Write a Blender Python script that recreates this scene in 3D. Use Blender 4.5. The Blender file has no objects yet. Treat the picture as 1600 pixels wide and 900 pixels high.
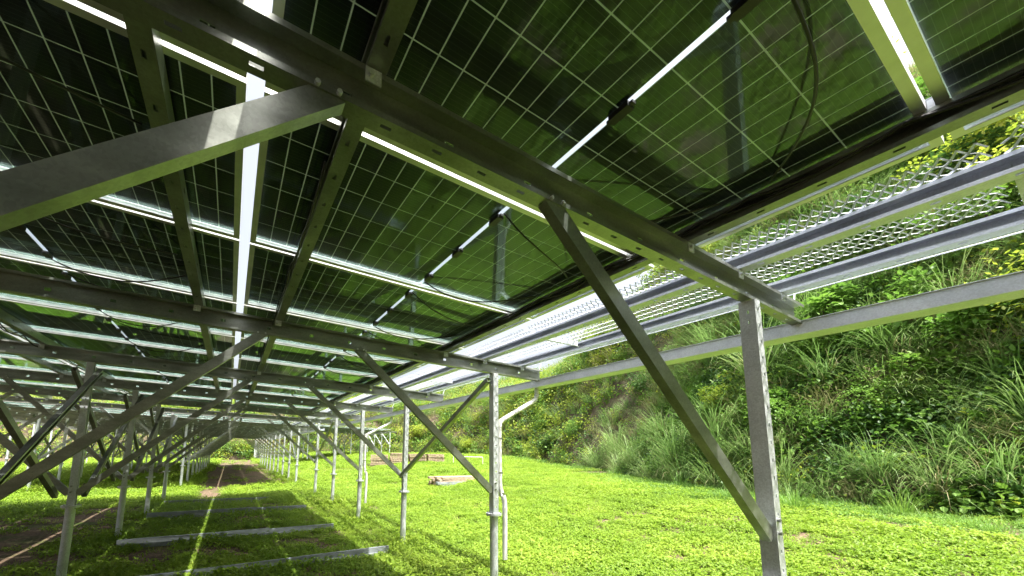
import bpy, math, random
import numpy as np
from mathutils import Vector, Matrix, noise

random.seed(7)
RNG = np.random.default_rng(7)
S = bpy.context.scene
COL = S.collection

# ------------------------------------------------------------------ camera
F, CX, CY = 594.84, 706.08, 625.12           # pinhole in pixels of a 1600 x 900 frame
PITCH, YAW, ROLL = .1341, .5221, .0137
fw = Vector((math.sin(YAW)*math.cos(PITCH), math.cos(YAW)*math.cos(PITCH), math.sin(PITCH)))
rt = Vector((math.cos(YAW), -math.sin(YAW), 0)); up = rt.cross(fw)
r2 = rt*math.cos(ROLL) + up*math.sin(ROLL); u2 = r2.cross(fw)
cd = bpy.data.cameras.new('camera'); cam = bpy.data.objects.new('camera', cd); COL.objects.link(cam)
M3 = Matrix((r2, u2, -fw)).transposed()
cam.matrix_world = M3.to_4x4()
cd.sensor_width = 36; cd.lens = F/1600*36
cd.shift_x = (800-CX)/1600; cd.shift_y = (CY-450)/1600
cd.clip_start = .02; cd.clip_end = 2000
S.camera = cam

# ------------------------------------------------------------------ light
SUN_DIR = Vector((.11, -.36, 1)).normalized()          # towards the sun
w = bpy.data.worlds.new('World'); S.world = w; w.use_nodes = True
nt = w.node_tree; nt.nodes.clear()
sky = nt.nodes.new('ShaderNodeTexSky'); sky.sky_type = 'NISHITA'; sky.sun_disc = False
sky.sun_elevation = math.asin(SUN_DIR.z); sky.sun_rotation = math.atan2(SUN_DIR.x, SUN_DIR.y)
sky.air_density = 1.0; sky.dust_density = 9.0; sky.ozone_density = 1.0
bg = nt.nodes.new('ShaderNodeBackground'); bg.inputs[1].default_value = .14
wo = nt.nodes.new('ShaderNodeOutputWorld')
hs = nt.nodes.new('ShaderNodeHueSaturation'); hs.inputs['Saturation'].default_value = .45; hs.inputs['Value'].default_value = 1.3      # thin white summer cloud
nt.links.new(sky.outputs[0], hs.inputs['Color']); nt.links.new(hs.outputs[0], bg.inputs[0]); nt.links.new(bg.outputs[0], wo.inputs[0])
sl = bpy.data.lights.new('sun', 'SUN'); sl.energy = 4.6; sl.angle = math.radians(.55); sl.color = (1, .955, .87)
so = bpy.data.objects.new('sun', sl); COL.objects.link(so)
so.rotation_euler = SUN_DIR.to_track_quat('Z', 'Y').to_euler(); so.location = (0, 0, 40)
vs = S.view_settings; vs.view_transform = 'Standard'; vs.look = 'None'; vs.gamma = 1; vs.use_curve_mapping = False
vs.exposure = 1.3

# ------------------------------------------------------------------ helpers
def tag(o, label=None, cat=None, group=None, kind=None):
    if label: o['label'] = label
    if cat: o['category'] = cat
    if group: o['group'] = group
    if kind: o['kind'] = kind
    return o

def empty(name, loc=(0, 0, 0)):
    o = bpy.data.objects.new(name, None); COL.objects.link(o); o.location = loc
    o.empty_display_size = .1
    return o

def link(name, me, parent=None, loc=None):
    o = bpy.data.objects.new(name, me); COL.objects.link(o)
    if parent is not None: o.parent = parent
    if loc is not None: o.location = loc
    return o

def copy_tree(o, parent=None):
    c = o.copy(); COL.objects.link(c); c.parent = parent
    for ch in o.children: copy_tree(ch, c)
    return c

class MB:
    """collects shapes; build() links them as ONE mesh object"""
    def __init__(s): s.v = []; s.f = []; s.m = []; s.mi = 0; s.sm = []
    def add(s, vs, fs, smooth=False):
        b = len(s.v); s.v += [tuple(p) for p in vs]; s.f += [tuple(i+b for i in f) for f in fs]
        s.m += [s.mi]*len(fs); s.sm += [smooth]*len(fs)
    def pbox(s, o, a, b, c):
        o, a, b, c = map(Vector, (o, a, b, c))
        if a.cross(b).dot(c) < 0: a, b = b, a
        P = [o, o+a, o+a+b, o+b, o+c, o+a+c, o+a+b+c, o+b+c]
        s.add(P, [(0, 3, 2, 1), (4, 5, 6, 7), (0, 1, 5, 4), (1, 2, 6, 5), (2, 3, 7, 6), (3, 0, 4, 7)])
    def box(s, x0, x1, y0, y1, z0, z1): s.pbox((x0, y0, z0), (x1-x0, 0, 0), (0, y1-y0, 0), (0, 0, z1-z0))
    def tube(s, pts, rad, n=10, cap=True):
        pts = [Vector(p) for p in pts]; b = len(s.v); rings = []
        if not isinstance(rad, (list, tuple)): rad = [rad]*len(pts)
        for i, p in enumerate(pts):
            d = (pts[min(i+1, len(pts)-1)]-pts[max(i-1, 0)]).normalized()
            a = d.cross(Vector((0, 0, 1)) if abs(d.z) < .9 else Vector((0, 1, 0))).normalized(); c = d.cross(a)
            rings.append([p+(a*math.cos(t)+c*math.sin(t))*rad[i] for t in [2*math.pi*k/n for k in range(n)]])
        V = [q for r in rings for q in r]; Fs = []
        for i in range(len(pts)-1):
            for k in range(n):
                k2 = (k+1) % n; Fs.append((i*n+k, i*n+k2, (i+1)*n+k2, (i+1)*n+k))
        s.add(V, Fs, True)
        if cap: s.add(rings[0], [tuple(range(n))]); s.add(rings[-1], [tuple(reversed(range(n)))])
    def plate(s, o, L, W, T, slots=(), v0=.4, v1=.6):
        """plate o + L x W x T with slots cut through it (u0,u1 in metres along L; v0..v1 share of W)"""
        o, L, W, T = map(Vector, (o, L, W, T)); ln = L.length; d = L/ln
        if not slots: s.pbox(o, L, W, T); return
        s.pbox(o, L, W*v0, T); s.pbox(o+W*v1, L, W*(1-v1), T)
        cur = 0
        for a, b in sorted(slots):
            if a > cur and b < ln: s.pbox(o+W*v0+d*cur, d*(a-cur), W*(v1-v0), T); cur = b
        s.pbox(o+W*v0+d*cur, d*(ln-cur), W*(v1-v0), T)
    def channel(s, p0, p1, O, U, depth, fl, lip=.014, th=.0035, wslots=(), fslots=()):
        """lipped C-channel; p0-p1 runs along the top edge of the web, O = open direction, U = up"""
        p0, p1, O, U = Vector(p0), Vector(p1), Vector(O).normalized(), Vector(U).normalized()
        L = p1-p0
        s.plate(p0-U*depth, L, U*depth, O*th, wslots, .42, .58)
        s.pbox(p0+O*th, L, O*(fl-th), -U*th)
        s.plate(p0-U*depth+O*th, L, O*(fl-th), U*th, fslots, .4, .62)
        s.pbox(p0+O*(fl-th)-U*th, L, O*th, -U*lip)
        s.pbox(p0+O*(fl-th)-U*(depth-th), L, O*th, U*lip)
    def mesh(s, name, *mats):
        me = bpy.data.meshes.new(name); me.from_pydata(s.v, [], s.f)
        for m in mats: me.materials.append(m)
        me.polygons.foreach_set('material_index', s.m); me.polygons.foreach_set('use_smooth', s.sm); me.update()
        return me
    def build(s, name, mat, parent=None, loc=None):
        return link(name, s.mesh(name, *(mat if isinstance(mat, (list, tuple)) else [mat])), parent, loc)

ORD = ['first', 'second', 'third', 'fourth', 'fifth', 'sixth', 'seventh', 'eighth', 'ninth', 'tenth', 'eleventh', 'twelfth',
       'thirteenth', 'fourteenth', 'fifteenth', 'sixteenth', 'seventeenth', 'eighteenth', 'nineteenth', 'twentieth']
TENS = ['', '', 'twenty', 'thirty', 'forty', 'fifty', 'sixty', 'seventy', 'eighty', 'ninety']
def ordw(i):
    if i < 20: return ORD[i]
    t, u = divmod(i+1, 10)
    return (TENS[t][:-1]+'ieth') if u == 0 else TENS[t]+'-'+ORD[u-1]

# ------------------------------------------------------------------ materials
def newmat(name):
    m = bpy.data.materials.new(name); m.use_nodes = True
    return m, m.node_tree, m.node_tree.nodes['Principled BSDF']
def ramp(nt, stops):
    r = nt.nodes.new('ShaderNodeValToRGB'); e = r.color_ramp.elements
    while len(e) < len(stops): e.new(.5)
    for i, (p, c) in enumerate(stops): e[i].position = p; e[i].color = (*c, 1)
    return r
def noisemat(name, stops, scale, rough=.6, metal=0, bump=0, bscale=None, coord='Object', spec=None, detail=6, stretch=None):
    m, nt, b = newmat(name)
    tc = nt.nodes.new('ShaderNodeTexCoord'); n = nt.nodes.new('ShaderNodeTexNoise')
    n.inputs['Scale'].default_value = scale; n.inputs['Detail'].default_value = detail
    src = tc.outputs['Object' if coord == 'World' else coord]
    if coord == 'World':
        g = nt.nodes.new('ShaderNodeNewGeometry'); src = g.outputs['Position']
    if stretch:
        mp = nt.nodes.new('ShaderNodeMapping'); mp.inputs['Scale'].default_value = stretch
        nt.links.new(src, mp.inputs[0]); src = mp.outputs[0]
    nt.links.new(src, n.inputs['Vector'])
    r = ramp(nt, stops); nt.links.new(n.outputs['Fac'], r.inputs[0]); nt.links.new(r.outputs[0], b.inputs['Base Color'])
    b.inputs['Roughness'].default_value = rough; b.inputs['Metallic'].default_value = metal
    if spec is not None: b.inputs['Specular IOR Level'].default_value = spec
    if metal > 0:
        rr = nt.nodes.new('ShaderNodeMapRange'); rr.inputs[3].default_value = rough-.12; rr.inputs[4].default_value = rough+.15
        nt.links.new(n.outputs['Fac'], rr.inputs[0]); nt.links.new(rr.outputs[0], b.inputs['Roughness'])
    if bump:
        n2 = nt.nodes.new('ShaderNodeTexNoise'); n2.inputs['Scale'].default_value = bscale or scale*3; n2.inputs['Detail'].default_value = 5
        nt.links.new(src, n2.inputs['Vector'])
        bp = nt.nodes.new('ShaderNodeBump'); bp.inputs['Strength'].default_value = bump; bp.inputs['Distance'].default_value = .02
        nt.links.new(n2.outputs['Fac'], bp.inputs['Height']); nt.links.new(bp.outputs[0], b.inputs['Normal'])
    return m

M = {}
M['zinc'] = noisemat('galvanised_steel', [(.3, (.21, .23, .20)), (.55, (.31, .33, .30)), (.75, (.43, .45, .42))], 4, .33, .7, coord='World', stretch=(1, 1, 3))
def spangle(m, amt):
    nt = m.node_tree; b = nt.nodes['Principled BSDF']; lk = b.inputs['Base Color'].links[0]; src = lk.from_socket
    g = nt.nodes.new('ShaderNodeNewGeometry'); v = nt.nodes.new('ShaderNodeTexVoronoi'); v.inputs['Scale'].default_value = 130
    n = nt.nodes.new('ShaderNodeTexNoise'); n.inputs['Scale'].default_value = 3.5; n.inputs['Detail'].default_value = 8; n.inputs['Roughness'].default_value = .7
    nt.links.new(g.outputs['Position'], v.inputs['Vector']); nt.links.new(g.outputs['Position'], n.inputs['Vector'])
    sp = nt.nodes.new('ShaderNodeSeparateColor'); nt.links.new(v.outputs['Color'], sp.inputs[0])
    ad = nt.nodes.new('ShaderNodeMath'); ad.operation = 'ADD'; nt.links.new(sp.outputs[0], ad.inputs[0]); nt.links.new(n.outputs['Fac'], ad.inputs[1])
    mr = nt.nodes.new('ShaderNodeMapRange'); mr.inputs[1].default_value = .3; mr.inputs[2].default_value = 1.4; mr.inputs[3].default_value = 1-amt; mr.inputs[4].default_value = 1+amt
    nt.links.new(ad.outputs[0], mr.inputs[0])
    mx = nt.nodes.new('ShaderNodeVectorMath'); mx.operation = 'SCALE'; nt.links.new(src, mx.inputs[0]); nt.links.new(mr.outputs[0], mx.inputs['Scale'])
    nt.links.new(mx.outputs[0], b.inputs['Base Color'])
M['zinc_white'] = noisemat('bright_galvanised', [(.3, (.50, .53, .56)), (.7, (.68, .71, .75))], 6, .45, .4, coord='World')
M['zinc_skylit'] = noisemat('skylit_galvanised', [(.3, (.56, .59, .66)), (.7, (.72, .75, .82))], 5, .38, .45, coord='World')  # same steel with the sky's lavender light painted into its base colour
spangle(M['zinc'], .10); spangle(M['zinc_white'], .16); spangle(M['zinc_skylit'], .10)
M['alu'] = noisemat('anodised_aluminium', [(.3, (.70, .71, .71)), (.7, (.82, .83, .82))], 14, .38, .45, coord='World')
M['black'] = noisemat('black_plastic', [(.3, (.012, .012, .013)), (.7, (.03, .03, .032))], 20, .45)
M['pvc'] = noisemat('white_pvc', [(.3, (.70, .70, .68)), (.7, (.82, .82, .80))], 8, .35, coord='World')
M['grid'] = noisemat('white_glaze', [(.3, (.72, .74, .70)), (.7, (.82, .83, .80))], 5, .6)
M['board'] = noisemat('weathered_board', [(.3, (.17, .19, .20)), (.7, (.30, .33, .35))], 6, .65, .0, .2, 40, coord='World')
M['wood'] = noisemat('raw_pallet_wood', [(.25, (.17, .12, .08)), (.5, (.34, .26, .18)), (.8, (.48, .39, .29))], 2.5, .75, 0, .2, 30, coord='World', stretch=(3, 3, 9))
M['soil'] = noisemat('bare_soil', [(.25, (.045, .034, .022)), (.5, (.10, .078, .052)), (.75, (.18, .145, .10))], 1.7, .9, 0, .9, 9, coord='World', spec=.2, detail=10)
M['bark'] = noisemat('bark', [(.3, (.05, .04, .03)), (.7, (.16, .12, .09))], 14, .9, 0, .6, 40)

nt = M['grid'].node_tree; b = nt.nodes['Principled BSDF']; t = nt.nodes.new('ShaderNodeBsdfTranslucent'); t.inputs[0].default_value = (.24, .27, .20, 1)
mx = nt.nodes.new('ShaderNodeMixShader'); mx.inputs[0].default_value = .4
nt.links.new(b.outputs[0], mx.inputs[1]); nt.links.new(t.outputs[0], mx.inputs[2]); nt.links.new(mx.outputs[0], nt.nodes['Material Output'].inputs[0])
# glass: clear sheet, mirror by Fresnel
m, nt, b = newmat('panel_glass'); nt.nodes.remove(b)
out = nt.nodes['Material Output']
fr = nt.nodes.new('ShaderNodeFresnel'); fr.inputs[0].default_value = 1.52
gl = nt.nodes.new('ShaderNodeBsdfGlossy'); gl.inputs['Roughness'].default_value = .04; gl.inputs['Color'].default_value = (.70, 1, .94, 1)      # anti-reflective coating tint
tr = nt.nodes.new('ShaderNodeBsdfTransparent'); tr.inputs[0].default_value = (.93, .96, .95, 1)
mx = nt.nodes.new('ShaderNodeMixShader')
gb = nt.nodes.new('ShaderNodeNewGeometry'); inv = nt.nodes.new('ShaderNodeMath'); inv.operation = 'SUBTRACT'; inv.inputs[0].default_value = 1
nt.links.new(gb.outputs['Backfacing'], inv.inputs[1])          # only the outer faces mirror, the ray is not bent inside the sheet
fm_ = nt.nodes.new('ShaderNodeMath'); fm_.operation = 'MULTIPLY'; nt.links.new(fr.outputs[0], fm_.inputs[0]); nt.links.new(inv.outputs[0], fm_.inputs[1])
nt.links.new(fm_.outputs[0], mx.inputs[0]); nt.links.new(tr.outputs[0], mx.inputs[1]); nt.links.new(gl.outputs[0], mx.inputs[2])
g2 = nt.nodes.new('ShaderNodeNewGeometry'); dn = nt.nodes.new('ShaderNodeTexNoise'); dn.inputs['Scale'].default_value = 2.2; dn.inputs['Detail'].default_value = 9; dn.inputs['Roughness'].default_value = .65
nt.links.new(g2.outputs['Position'], dn.inputs['Vector'])
dr = nt.nodes.new('ShaderNodeMapRange'); dr.inputs[1].default_value = .42; dr.inputs[2].default_value = .8; dr.inputs[4].default_value = .035; nt.links.new(dn.outputs['Fac'], dr.inputs[0])
du = nt.nodes.new('ShaderNodeBsdfDiffuse'); du.inputs[0].default_value = (.45, .43, .38, 1)          # dust film and dried water marks
m2 = nt.nodes.new('ShaderNodeMixShader'); nt.links.new(dr.outputs[0], m2.inputs[0]); nt.links.new(mx.outputs[0], m2.inputs[1]); nt.links.new(du.outputs[0], m2.inputs[2])
nt.links.new(m2.outputs[0], out.inputs[0]); M['glass'] = m

# silicon cell: near black blue, fine busbars running across
m, nt, b = newmat('silicon_cell')
g = nt.nodes.new('ShaderNodeNewGeometry'); sx = nt.nodes.new('ShaderNodeSeparateXYZ'); nt.links.new(g.outputs['Position'], sx.inputs[0])
mu = nt.nodes.new('ShaderNodeMath'); mu.operation = 'MULTIPLY'; mu.inputs[1].default_value = 1/.0182
frc = nt.nodes.new('ShaderNodeMath'); frc.operation = 'FRACT'
lt = nt.nodes.new('ShaderNodeMath'); lt.operation = 'LESS_THAN'; lt.inputs[1].default_value = .07
nt.links.new(sx.outputs[1], mu.inputs[0]); nt.links.new(mu.outputs[0], frc.inputs[0]); nt.links.new(frc.outputs[0], lt.inputs[0])
oi = nt.nodes.new('ShaderNodeObjectInfo')
cr = ramp(nt, [(0, (.006, .008, .020)), (.5, (.009, .012, .026)), (1, (.014, .014, .034))]); nt.links.new(oi.outputs['Random'], cr.inputs[0])
mc = nt.nodes.new('ShaderNodeMix'); mc.data_type = 'RGBA'; mc.inputs[7].default_value = (.07, .075, .08, 1)
nt.links.new(lt.outputs[0], mc.inputs[0]); nt.links.new(cr.outputs[0], mc.inputs[6]); nt.links.new(mc.outputs[2], b.inputs['Base Color'])
b.inputs['Roughness'].default_value = .45; M['cell'] = m

def leafmat(name, cols, transl=.45, rough=.5):
    m, nt, b = newmat(name); out = nt.nodes['Material Output']
    oi = nt.nodes.new('ShaderNodeObjectInfo'); g = nt.nodes.new('ShaderNodeNewGeometry')
    n = nt.nodes.new('ShaderNodeTexNoise'); n.inputs['Scale'].default_value = .55; n.inputs['Detail'].default_value = 5
    nt.links.new(g.outputs['Position'], n.inputs['Vector'])
    a = nt.nodes.new('ShaderNodeMath'); a.operation = 'MULTIPLY_ADD'; a.inputs[1].default_value = .35
    nt.links.new(g.outputs['Random Per Island'], a.inputs[0])
    a2 = nt.nodes.new('ShaderNodeMath'); a2.operation = 'MULTIPLY_ADD'; a2.inputs[1].default_value = .25
    nt.links.new(oi.outputs['Random'], a2.inputs[0]); nt.links.new(a2.outputs[0], a.inputs[2])
    a3 = nt.nodes.new('ShaderNodeMapRange'); a3.inputs[1].default_value = .3; a3.inputs[2].default_value = .7; a3.inputs[4].default_value = .4
    nt.links.new(n.outputs['Fac'], a3.inputs[0]); nt.links.new(a3.outputs[0], a2.inputs[2])
    r = ramp(nt, [(i/(len(cols)-1), c) for i, c in enumerate(cols)]); nt.links.new(a.outputs[0], r.inputs[0])
    nt.links.new(r.outputs[0], b.inputs['Base Color']); b.inputs['Roughness'].default_value = rough
    b.inputs['Specular IOR Level'].default_value = .35
    t = nt.nodes.new('ShaderNodeBsdfTranslucent'); nt.links.new(r.outputs[0], t.inputs[0])
    mx = nt.nodes.new('ShaderNodeMixShader'); mx.inputs[0].default_value = transl
    nt.links.new(b.outputs[0], mx.inputs[1]); nt.links.new(t.outputs[0], mx.inputs[2]); nt.links.new(mx.outputs[0], out.inputs[0])
    return m
M['clover'] = leafmat('lime_ground_cover', [(.11, .20, .018), (.19, .32, .026), (.28, .41, .04), (.40, .49, .08)], .5)
M['leaf'] = leafmat('green_leaf', [(.06, .14, .024), (.11, .23, .036), (.18, .33, .05), (.30, .45, .08)], .42)
M['leaf_yellow'] = leafmat('yellow_green_leaf', [(.12, .21, .025), (.24, .34, .035), (.37, .44, .06), (.46, .47, .09)], .45)
M['leaf_dark'] = leafmat('dark_leaf', [(.028, .075, .02), (.05, .12, .03), (.085, .18, .04), (.14, .25, .05)], .3)
M['blade'] = leafmat('arching_grass_blade', [(.08, .17, .045), (.15, .27, .07), (.25, .37, .12), (.42, .46, .23)], .35)
M['blade_dry'] = leafmat('dry_grass_blade', [(.10, .14, .05), (.22, .24, .10), (.36, .33, .17), (.46, .38, .22)], .3)

# ------------------------------------------------------------------ terrain functions
def sstep(a, b, x): t = np.clip((x-a)/(b-a), 0, 1); return t*t*(3-2*t)
FOOT = np.array([(-60, -34), (-30, -36), (-8, -33), (5, -28), (9.6, -20), (10.8, -12), (11.4, -4), (12.0, 1), (12.7, 4.6), (14.0, 7.6), (17.0, 11.5), (20.7, 16.5), (25, 25), (29.5, 36), (30, 47),  # first points carry the hill unseen behind the camera, added to block open sky
                 (24, 56), (12, 60), (0, 63), (-14, 68), (-40, 74), (-80, 78)], float)
def catmull(P, n):
    P = np.vstack([2*P[0]-P[1], P, 2*P[-1]-P[-2]]); out = []
    for i in range(1, len(P)-2):
        t = np.linspace(0, 1, n, endpoint=False)[:, None]; a, b, c, d = P[i-1], P[i], P[i+1], P[i+2]
        out.append(.5*((2*b)+(c-a)*t+(2*a-5*b+4*c-d)*t*t+(3*b-a-3*c+d)*t**3))
    out.append(P[-2][None]); return np.vstack(out)
FC = catmull(FOOT, 14)
tang = np.gradient(FC, axis=0); tang /= np.linalg.norm(tang, axis=1)[:, None]
NORM = np.stack([tang[:, 1], -tang[:, 0]], 1)
def nz(x, y, s, seed=0.): return np.array([noise.noise((a*s+seed, b*s-seed, seed*.37)) for a, b in zip(np.ravel(x), np.ravel(y))]).reshape(np.shape(x))
def ground_z(x, y):
    x = np.asarray(x, float); y = np.asarray(y, float)
    z = -1.62 + .52*sstep(4.2, 12, x) + .55*sstep(16, 44, y)*sstep(5, 12, x)
    return z + .035*nz(x, y, .5) + .02*nz(x, y, 1.7, 3.)

def gz1(x, y): return float(ground_z(np.array([x]), np.array([y]))[0])

# ground sheet
gx = np.unique(np.concatenate([np.linspace(-300, -20, 20), np.linspace(-20, -6, 18), np.linspace(-6, 16, 90), np.linspace(16, 40, 25), np.linspace(40, 300, 16)]))
gy = np.unique(np.concatenate([np.linspace(-300, -10, 14), np.linspace(-10, 2, 14), np.linspace(2, 24, 90), np.linspace(24, 40, 50), np.linspace(40, 90, 20), np.linspace(90, 400, 10)]))
GX, GY = np.meshgrid(gx, gy); GZ = ground_z(GX, GY)
nx, ny = len(gx), len(gy)
me = bpy.data.meshes.new('ground')
me.from_pydata(np.stack([GX.ravel(), GY.ravel(), GZ.ravel()], 1).tolist(), [], [(j*nx+i, j*nx+i+1, (j+1)*nx+i+1, (j+1)*nx+i) for j in range(ny-1) for i in range(nx-1)])
me.polygons.foreach_set('use_smooth', [True]*len(me.polygons))
m, nt, b = newmat('ground_soil')
g = nt.nodes.new('ShaderNodeNewGeometry')
n1 = nt.nodes.new('ShaderNodeTexNoise'); n1.inputs['Scale'].default_value = 1.3; n1.inputs['Detail'].default_value = 10
n2 = nt.nodes.new('ShaderNodeTexNoise'); n2.inputs['Scale'].default_value = 22; n2.inputs['Detail'].default_value = 8
for n in (n1, n2): nt.links.new(g.outputs['Position'], n.inputs['Vector'])
ra = ramp(nt, [(.3, (.06, .042, .027)), (.5, (.13, .092, .062)), (.72, (.22, .165, .115))]); nt.links.new(n2.outputs['Fac'], ra.inputs[0])
rb = ramp(nt, [(.3, (.035, .055, .012)), (.7, (.075, .11, .02))]); nt.links.new(n2.outputs['Fac'], rb.inputs[0])
rc = ramp(nt, [(.50, (0, 0, 0)), (.68, (1, 1, 1))]); nt.links.new(n1.outputs['Fac'], rc.inputs[0])
mc = nt.nodes.new('ShaderNodeMix'); mc.data_type = 'RGBA'; nt.links.new(rc.outputs[0], mc.inputs[0]); nt.links.new(ra.outputs[0], mc.inputs[6]); nt.links.new(rb.outputs[0], mc.inputs[7])
nt.links.new(mc.outputs[2], b.inputs['Base Color']); b.inputs['Roughness'].default_value = .95; b.inputs['Specular IOR Level'].default_value = .15
bp = nt.nodes.new('ShaderNodeBump'); bp.inputs['Strength'].default_value = .9; bp.inputs['Distance'].default_value = .03
nt.links.new(n2.outputs['Fac'], bp.inputs['Height']); nt.links.new(bp.outputs[0], b.inputs['Normal'])
me.materials.append(m)
tag(link('ground', me), 'brown soil ground under the canopy running on below the lawn', kind='structure')

# hillside: swept along the foot line
PD = [0, .4, .9, 1.6, 2.4, 3.4, 4.6, 6, 7.6, 9.5, 12, 15, 19, 24, 32, 45]
PZ = [-.35, .35, 1.0, 1.95, 3.1, 4.7, 6.7, 8.6, 10.2, 11.4, 12.6, 14.0, 16.0, 18.5, 21.5, 24.5]
def hill_pt(si, d):
    si = np.clip(si, 0, len(FC)-1.001); i = np.floor(si).astype(int); f = (si-i)
    p = FC[i]*(1-f)[:, None]+FC[i+1]*f[:, None]; n = NORM[i]*(1-f)[:, None]+NORM[i+1]*f[:, None]
    n /= np.linalg.norm(n, axis=1)[:, None]
    xy = p+n*d[:, None]
    far = sstep(30, 70, p[:, 1])
    z = np.interp(d, PD, PZ)*(1-.35*far)*(1+.42*sstep(5, 10, p[:, 1])*(1-sstep(22, 45, p[:, 1])))
    amp = np.clip(d, 0, 2)*.35
    z = z + amp*nz(xy[:, 0], xy[:, 1], .33, 5.) + amp*.5*nz(xy[:, 0], xy[:, 1], .9, 9.)
    return np.column_stack([xy, ground_z(p[:, 0], p[:, 1])+z]), n
ds = np.unique(np.concatenate([np.linspace(0, 6, 19), np.linspace(6, 20, 16), [24, 32, 45]]))
ss = np.arange(0, len(FC)-1, .5)
SI, DI = np.meshgrid(ss, ds); HP, _ = hill_pt(SI.ravel(), DI.ravel()); a, c = len(ss), len(ds)
me = bpy.data.meshes.new('hillside')
me.from_pydata(HP.tolist(), [], [(j*a+i, j*a+i+1, (j+1)*a+i+1, (j+1)*a+i) for j in range(c-1) for i in range(a-1)])
me.polygons.foreach_set('use_smooth', [True]*len(me.polygons)); me.materials.append(M['soil'])
tag(link('hillside', me), 'steep brown earth hillside overgrown with creepers and shrubs', kind='structure')

# ------------------------------------------------------------------ the canopy: geometry in metres
T = .0247; XS = -.0223; ZS = 1.2386                      # cross slope and height of the panel underside
def zp(x): return ZS-T*(x-XS)
PW = 1.154; PL = 2.25; G0 = .1893                        # panel pitch along Y, length along the slope
ROWP = PL+.055
S0 = 2.632; Y0 = 1.03
XR, XL, XLL = 2.685, -1.585, -5.855
PUR = .085; RAF = .15
DS = Vector((1, 0, -T)).normalized(); NS = Vector((T, 0, 1)).normalized()
XEND = 3.45; XBEG = -10.7

# ---- solar panel: local origin at its centre on the underside; X along the slope, Y along the row
HW, HL = (PW-.020)/2, PL/2
FH, FLG, FT = .035, .030, .0025
def frame_mb():
    m = MB()
    for s in (-1, 1):                                    # long sides
        y = s*HW
        m.pbox((-HL, y, 0), (2*HL, 0, 0), (0, -s*FT, 0), (0, 0, FH))
        m.pbox((-HL, y-s*FT, 0), (2*HL, 0, 0), (0, -s*(FLG-FT), 0), (0, 0, FT))
        m.pbox((-HL, y-s*FT, FH-FT), (2*HL, 0, 0), (0, -s*.009, 0), (0, 0, FT))
        x = s*HL
        m.pbox((x, -HW+FT, 0), (-s*FT, 0, 0), (0, 2*HW-2*FT, 0), (0, 0, FH))
        m.pbox((x-s*FT, -HW+FLG, 0), (-s*(FLG-FT), 0, 0), (0, 2*HW-2*FLG, 0), (0, 0, FT))
        m.pbox((x-s*FT, -HW+.012, FH-FT), (-s*.009, 0, 0), (0, 2*HW-.024, 0), (0, 0, FT))
    return m
FRAME = frame_mb().mesh('panel_frame', M['alu'])
GZ0 = FH-.010
gm = MB(); gm.box(-HL+.004, HL-.004, -HW+.004, HW-.004, GZ0, GZ0+.0032); GLASS = gm.mesh('panel_glass', M['glass'])
MARG = .027; MARX = .016; MIDG = .022                                   # clear glass margins and the clear band across the middle
cyn, cxn = 6, 12
CYP = (2*HW-2*MARG)/cyn; CXP = (HL-MARX-MIDG/2)/cxn; CG = .0050
cells = []
for s in (-1, 1):
    for i in range(cxn):
        for j in range(cyn):
            cells.append((s*(MIDG/2+CXP*(i+.5)), -HW+MARG+CYP*(j+.5)))
def cell_mb(cx, cy, mbx):
    hx, hy = (CXP-CG)/2, (CYP-CG)/2
    k = .0012
    P = [(cx-hx+k, cy-hy), (cx+hx-k, cy-hy), (cx+hx, cy-hy+k), (cx+hx, cy+hy-k), (cx+hx-k, cy+hy), (cx-hx+k, cy+hy), (cx-hx, cy+hy-k), (cx-hx, cy-hy+k)]
    z0, z1 = GZ0+.0036, GZ0+.0046
    V = [(x, y, z0) for x, y in P]+[(x, y, z1) for x, y in P]
    mbx.add(V, [tuple(reversed(range(8))), tuple(range(8, 16))]+[(i, (i+1) % 8, 8+(i+1) % 8, 8+i) for i in range(8)])
c1 = MB(); cell_mb(0, 0, c1); CELL = c1.mesh('cell', M['cell'])
ca = MB(); [cell_mb(x, y, ca) for x, y in cells]; CELLS = ca.mesh('cells', M['cell'])
gr = MB()
for s in (-1, 1):
    x0, x1 = sorted((s*MIDG/2, s*(HL-MARX)))
    gr.box(x0, x1, -HW+MARG, HW-MARG, GZ0+.0050, GZ0+.0056)
GRID = gr.mesh('glaze_grid', M['grid'])
JBP = (-.40, 0.0, .40)
jb = MB(); jb.box(-.017, .017, -.04, .04, GZ0-.021, GZ0-.0004); jb.box(-.009, .009, -.054, -.04, GZ0-.016, GZ0-.005); jb.box(-.009, .009, .04, .054, GZ0-.016, GZ0-.005)
JBOX = jb.mesh('junction_box', M['black'])
def cable_mesh(var):
    rr = random.Random(var); m = MB()
    for s in (-1, 1):
        a = Vector((0, s*.47, GZ0-.011)); sag = rr.uniform(.05, .16)
        e = Vector((HL-.30-rr.uniform(0, .06), s*(.12+rr.uniform(-.1, .25)), -.01))
        pts = []
        for k in range(15):
            t = k/14; p = a.lerp(e, t); p.z -= sag*4*t*(1-t)*(1-.4*t); p.y += s*.10*math.sin(t*3.1)
            pts.append(p)
        m.tube(pts, .0048, 6)
    return m.mesh('cable', M['black'])
CABLES = [cable_mesh(i) for i in range(5)]
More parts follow.
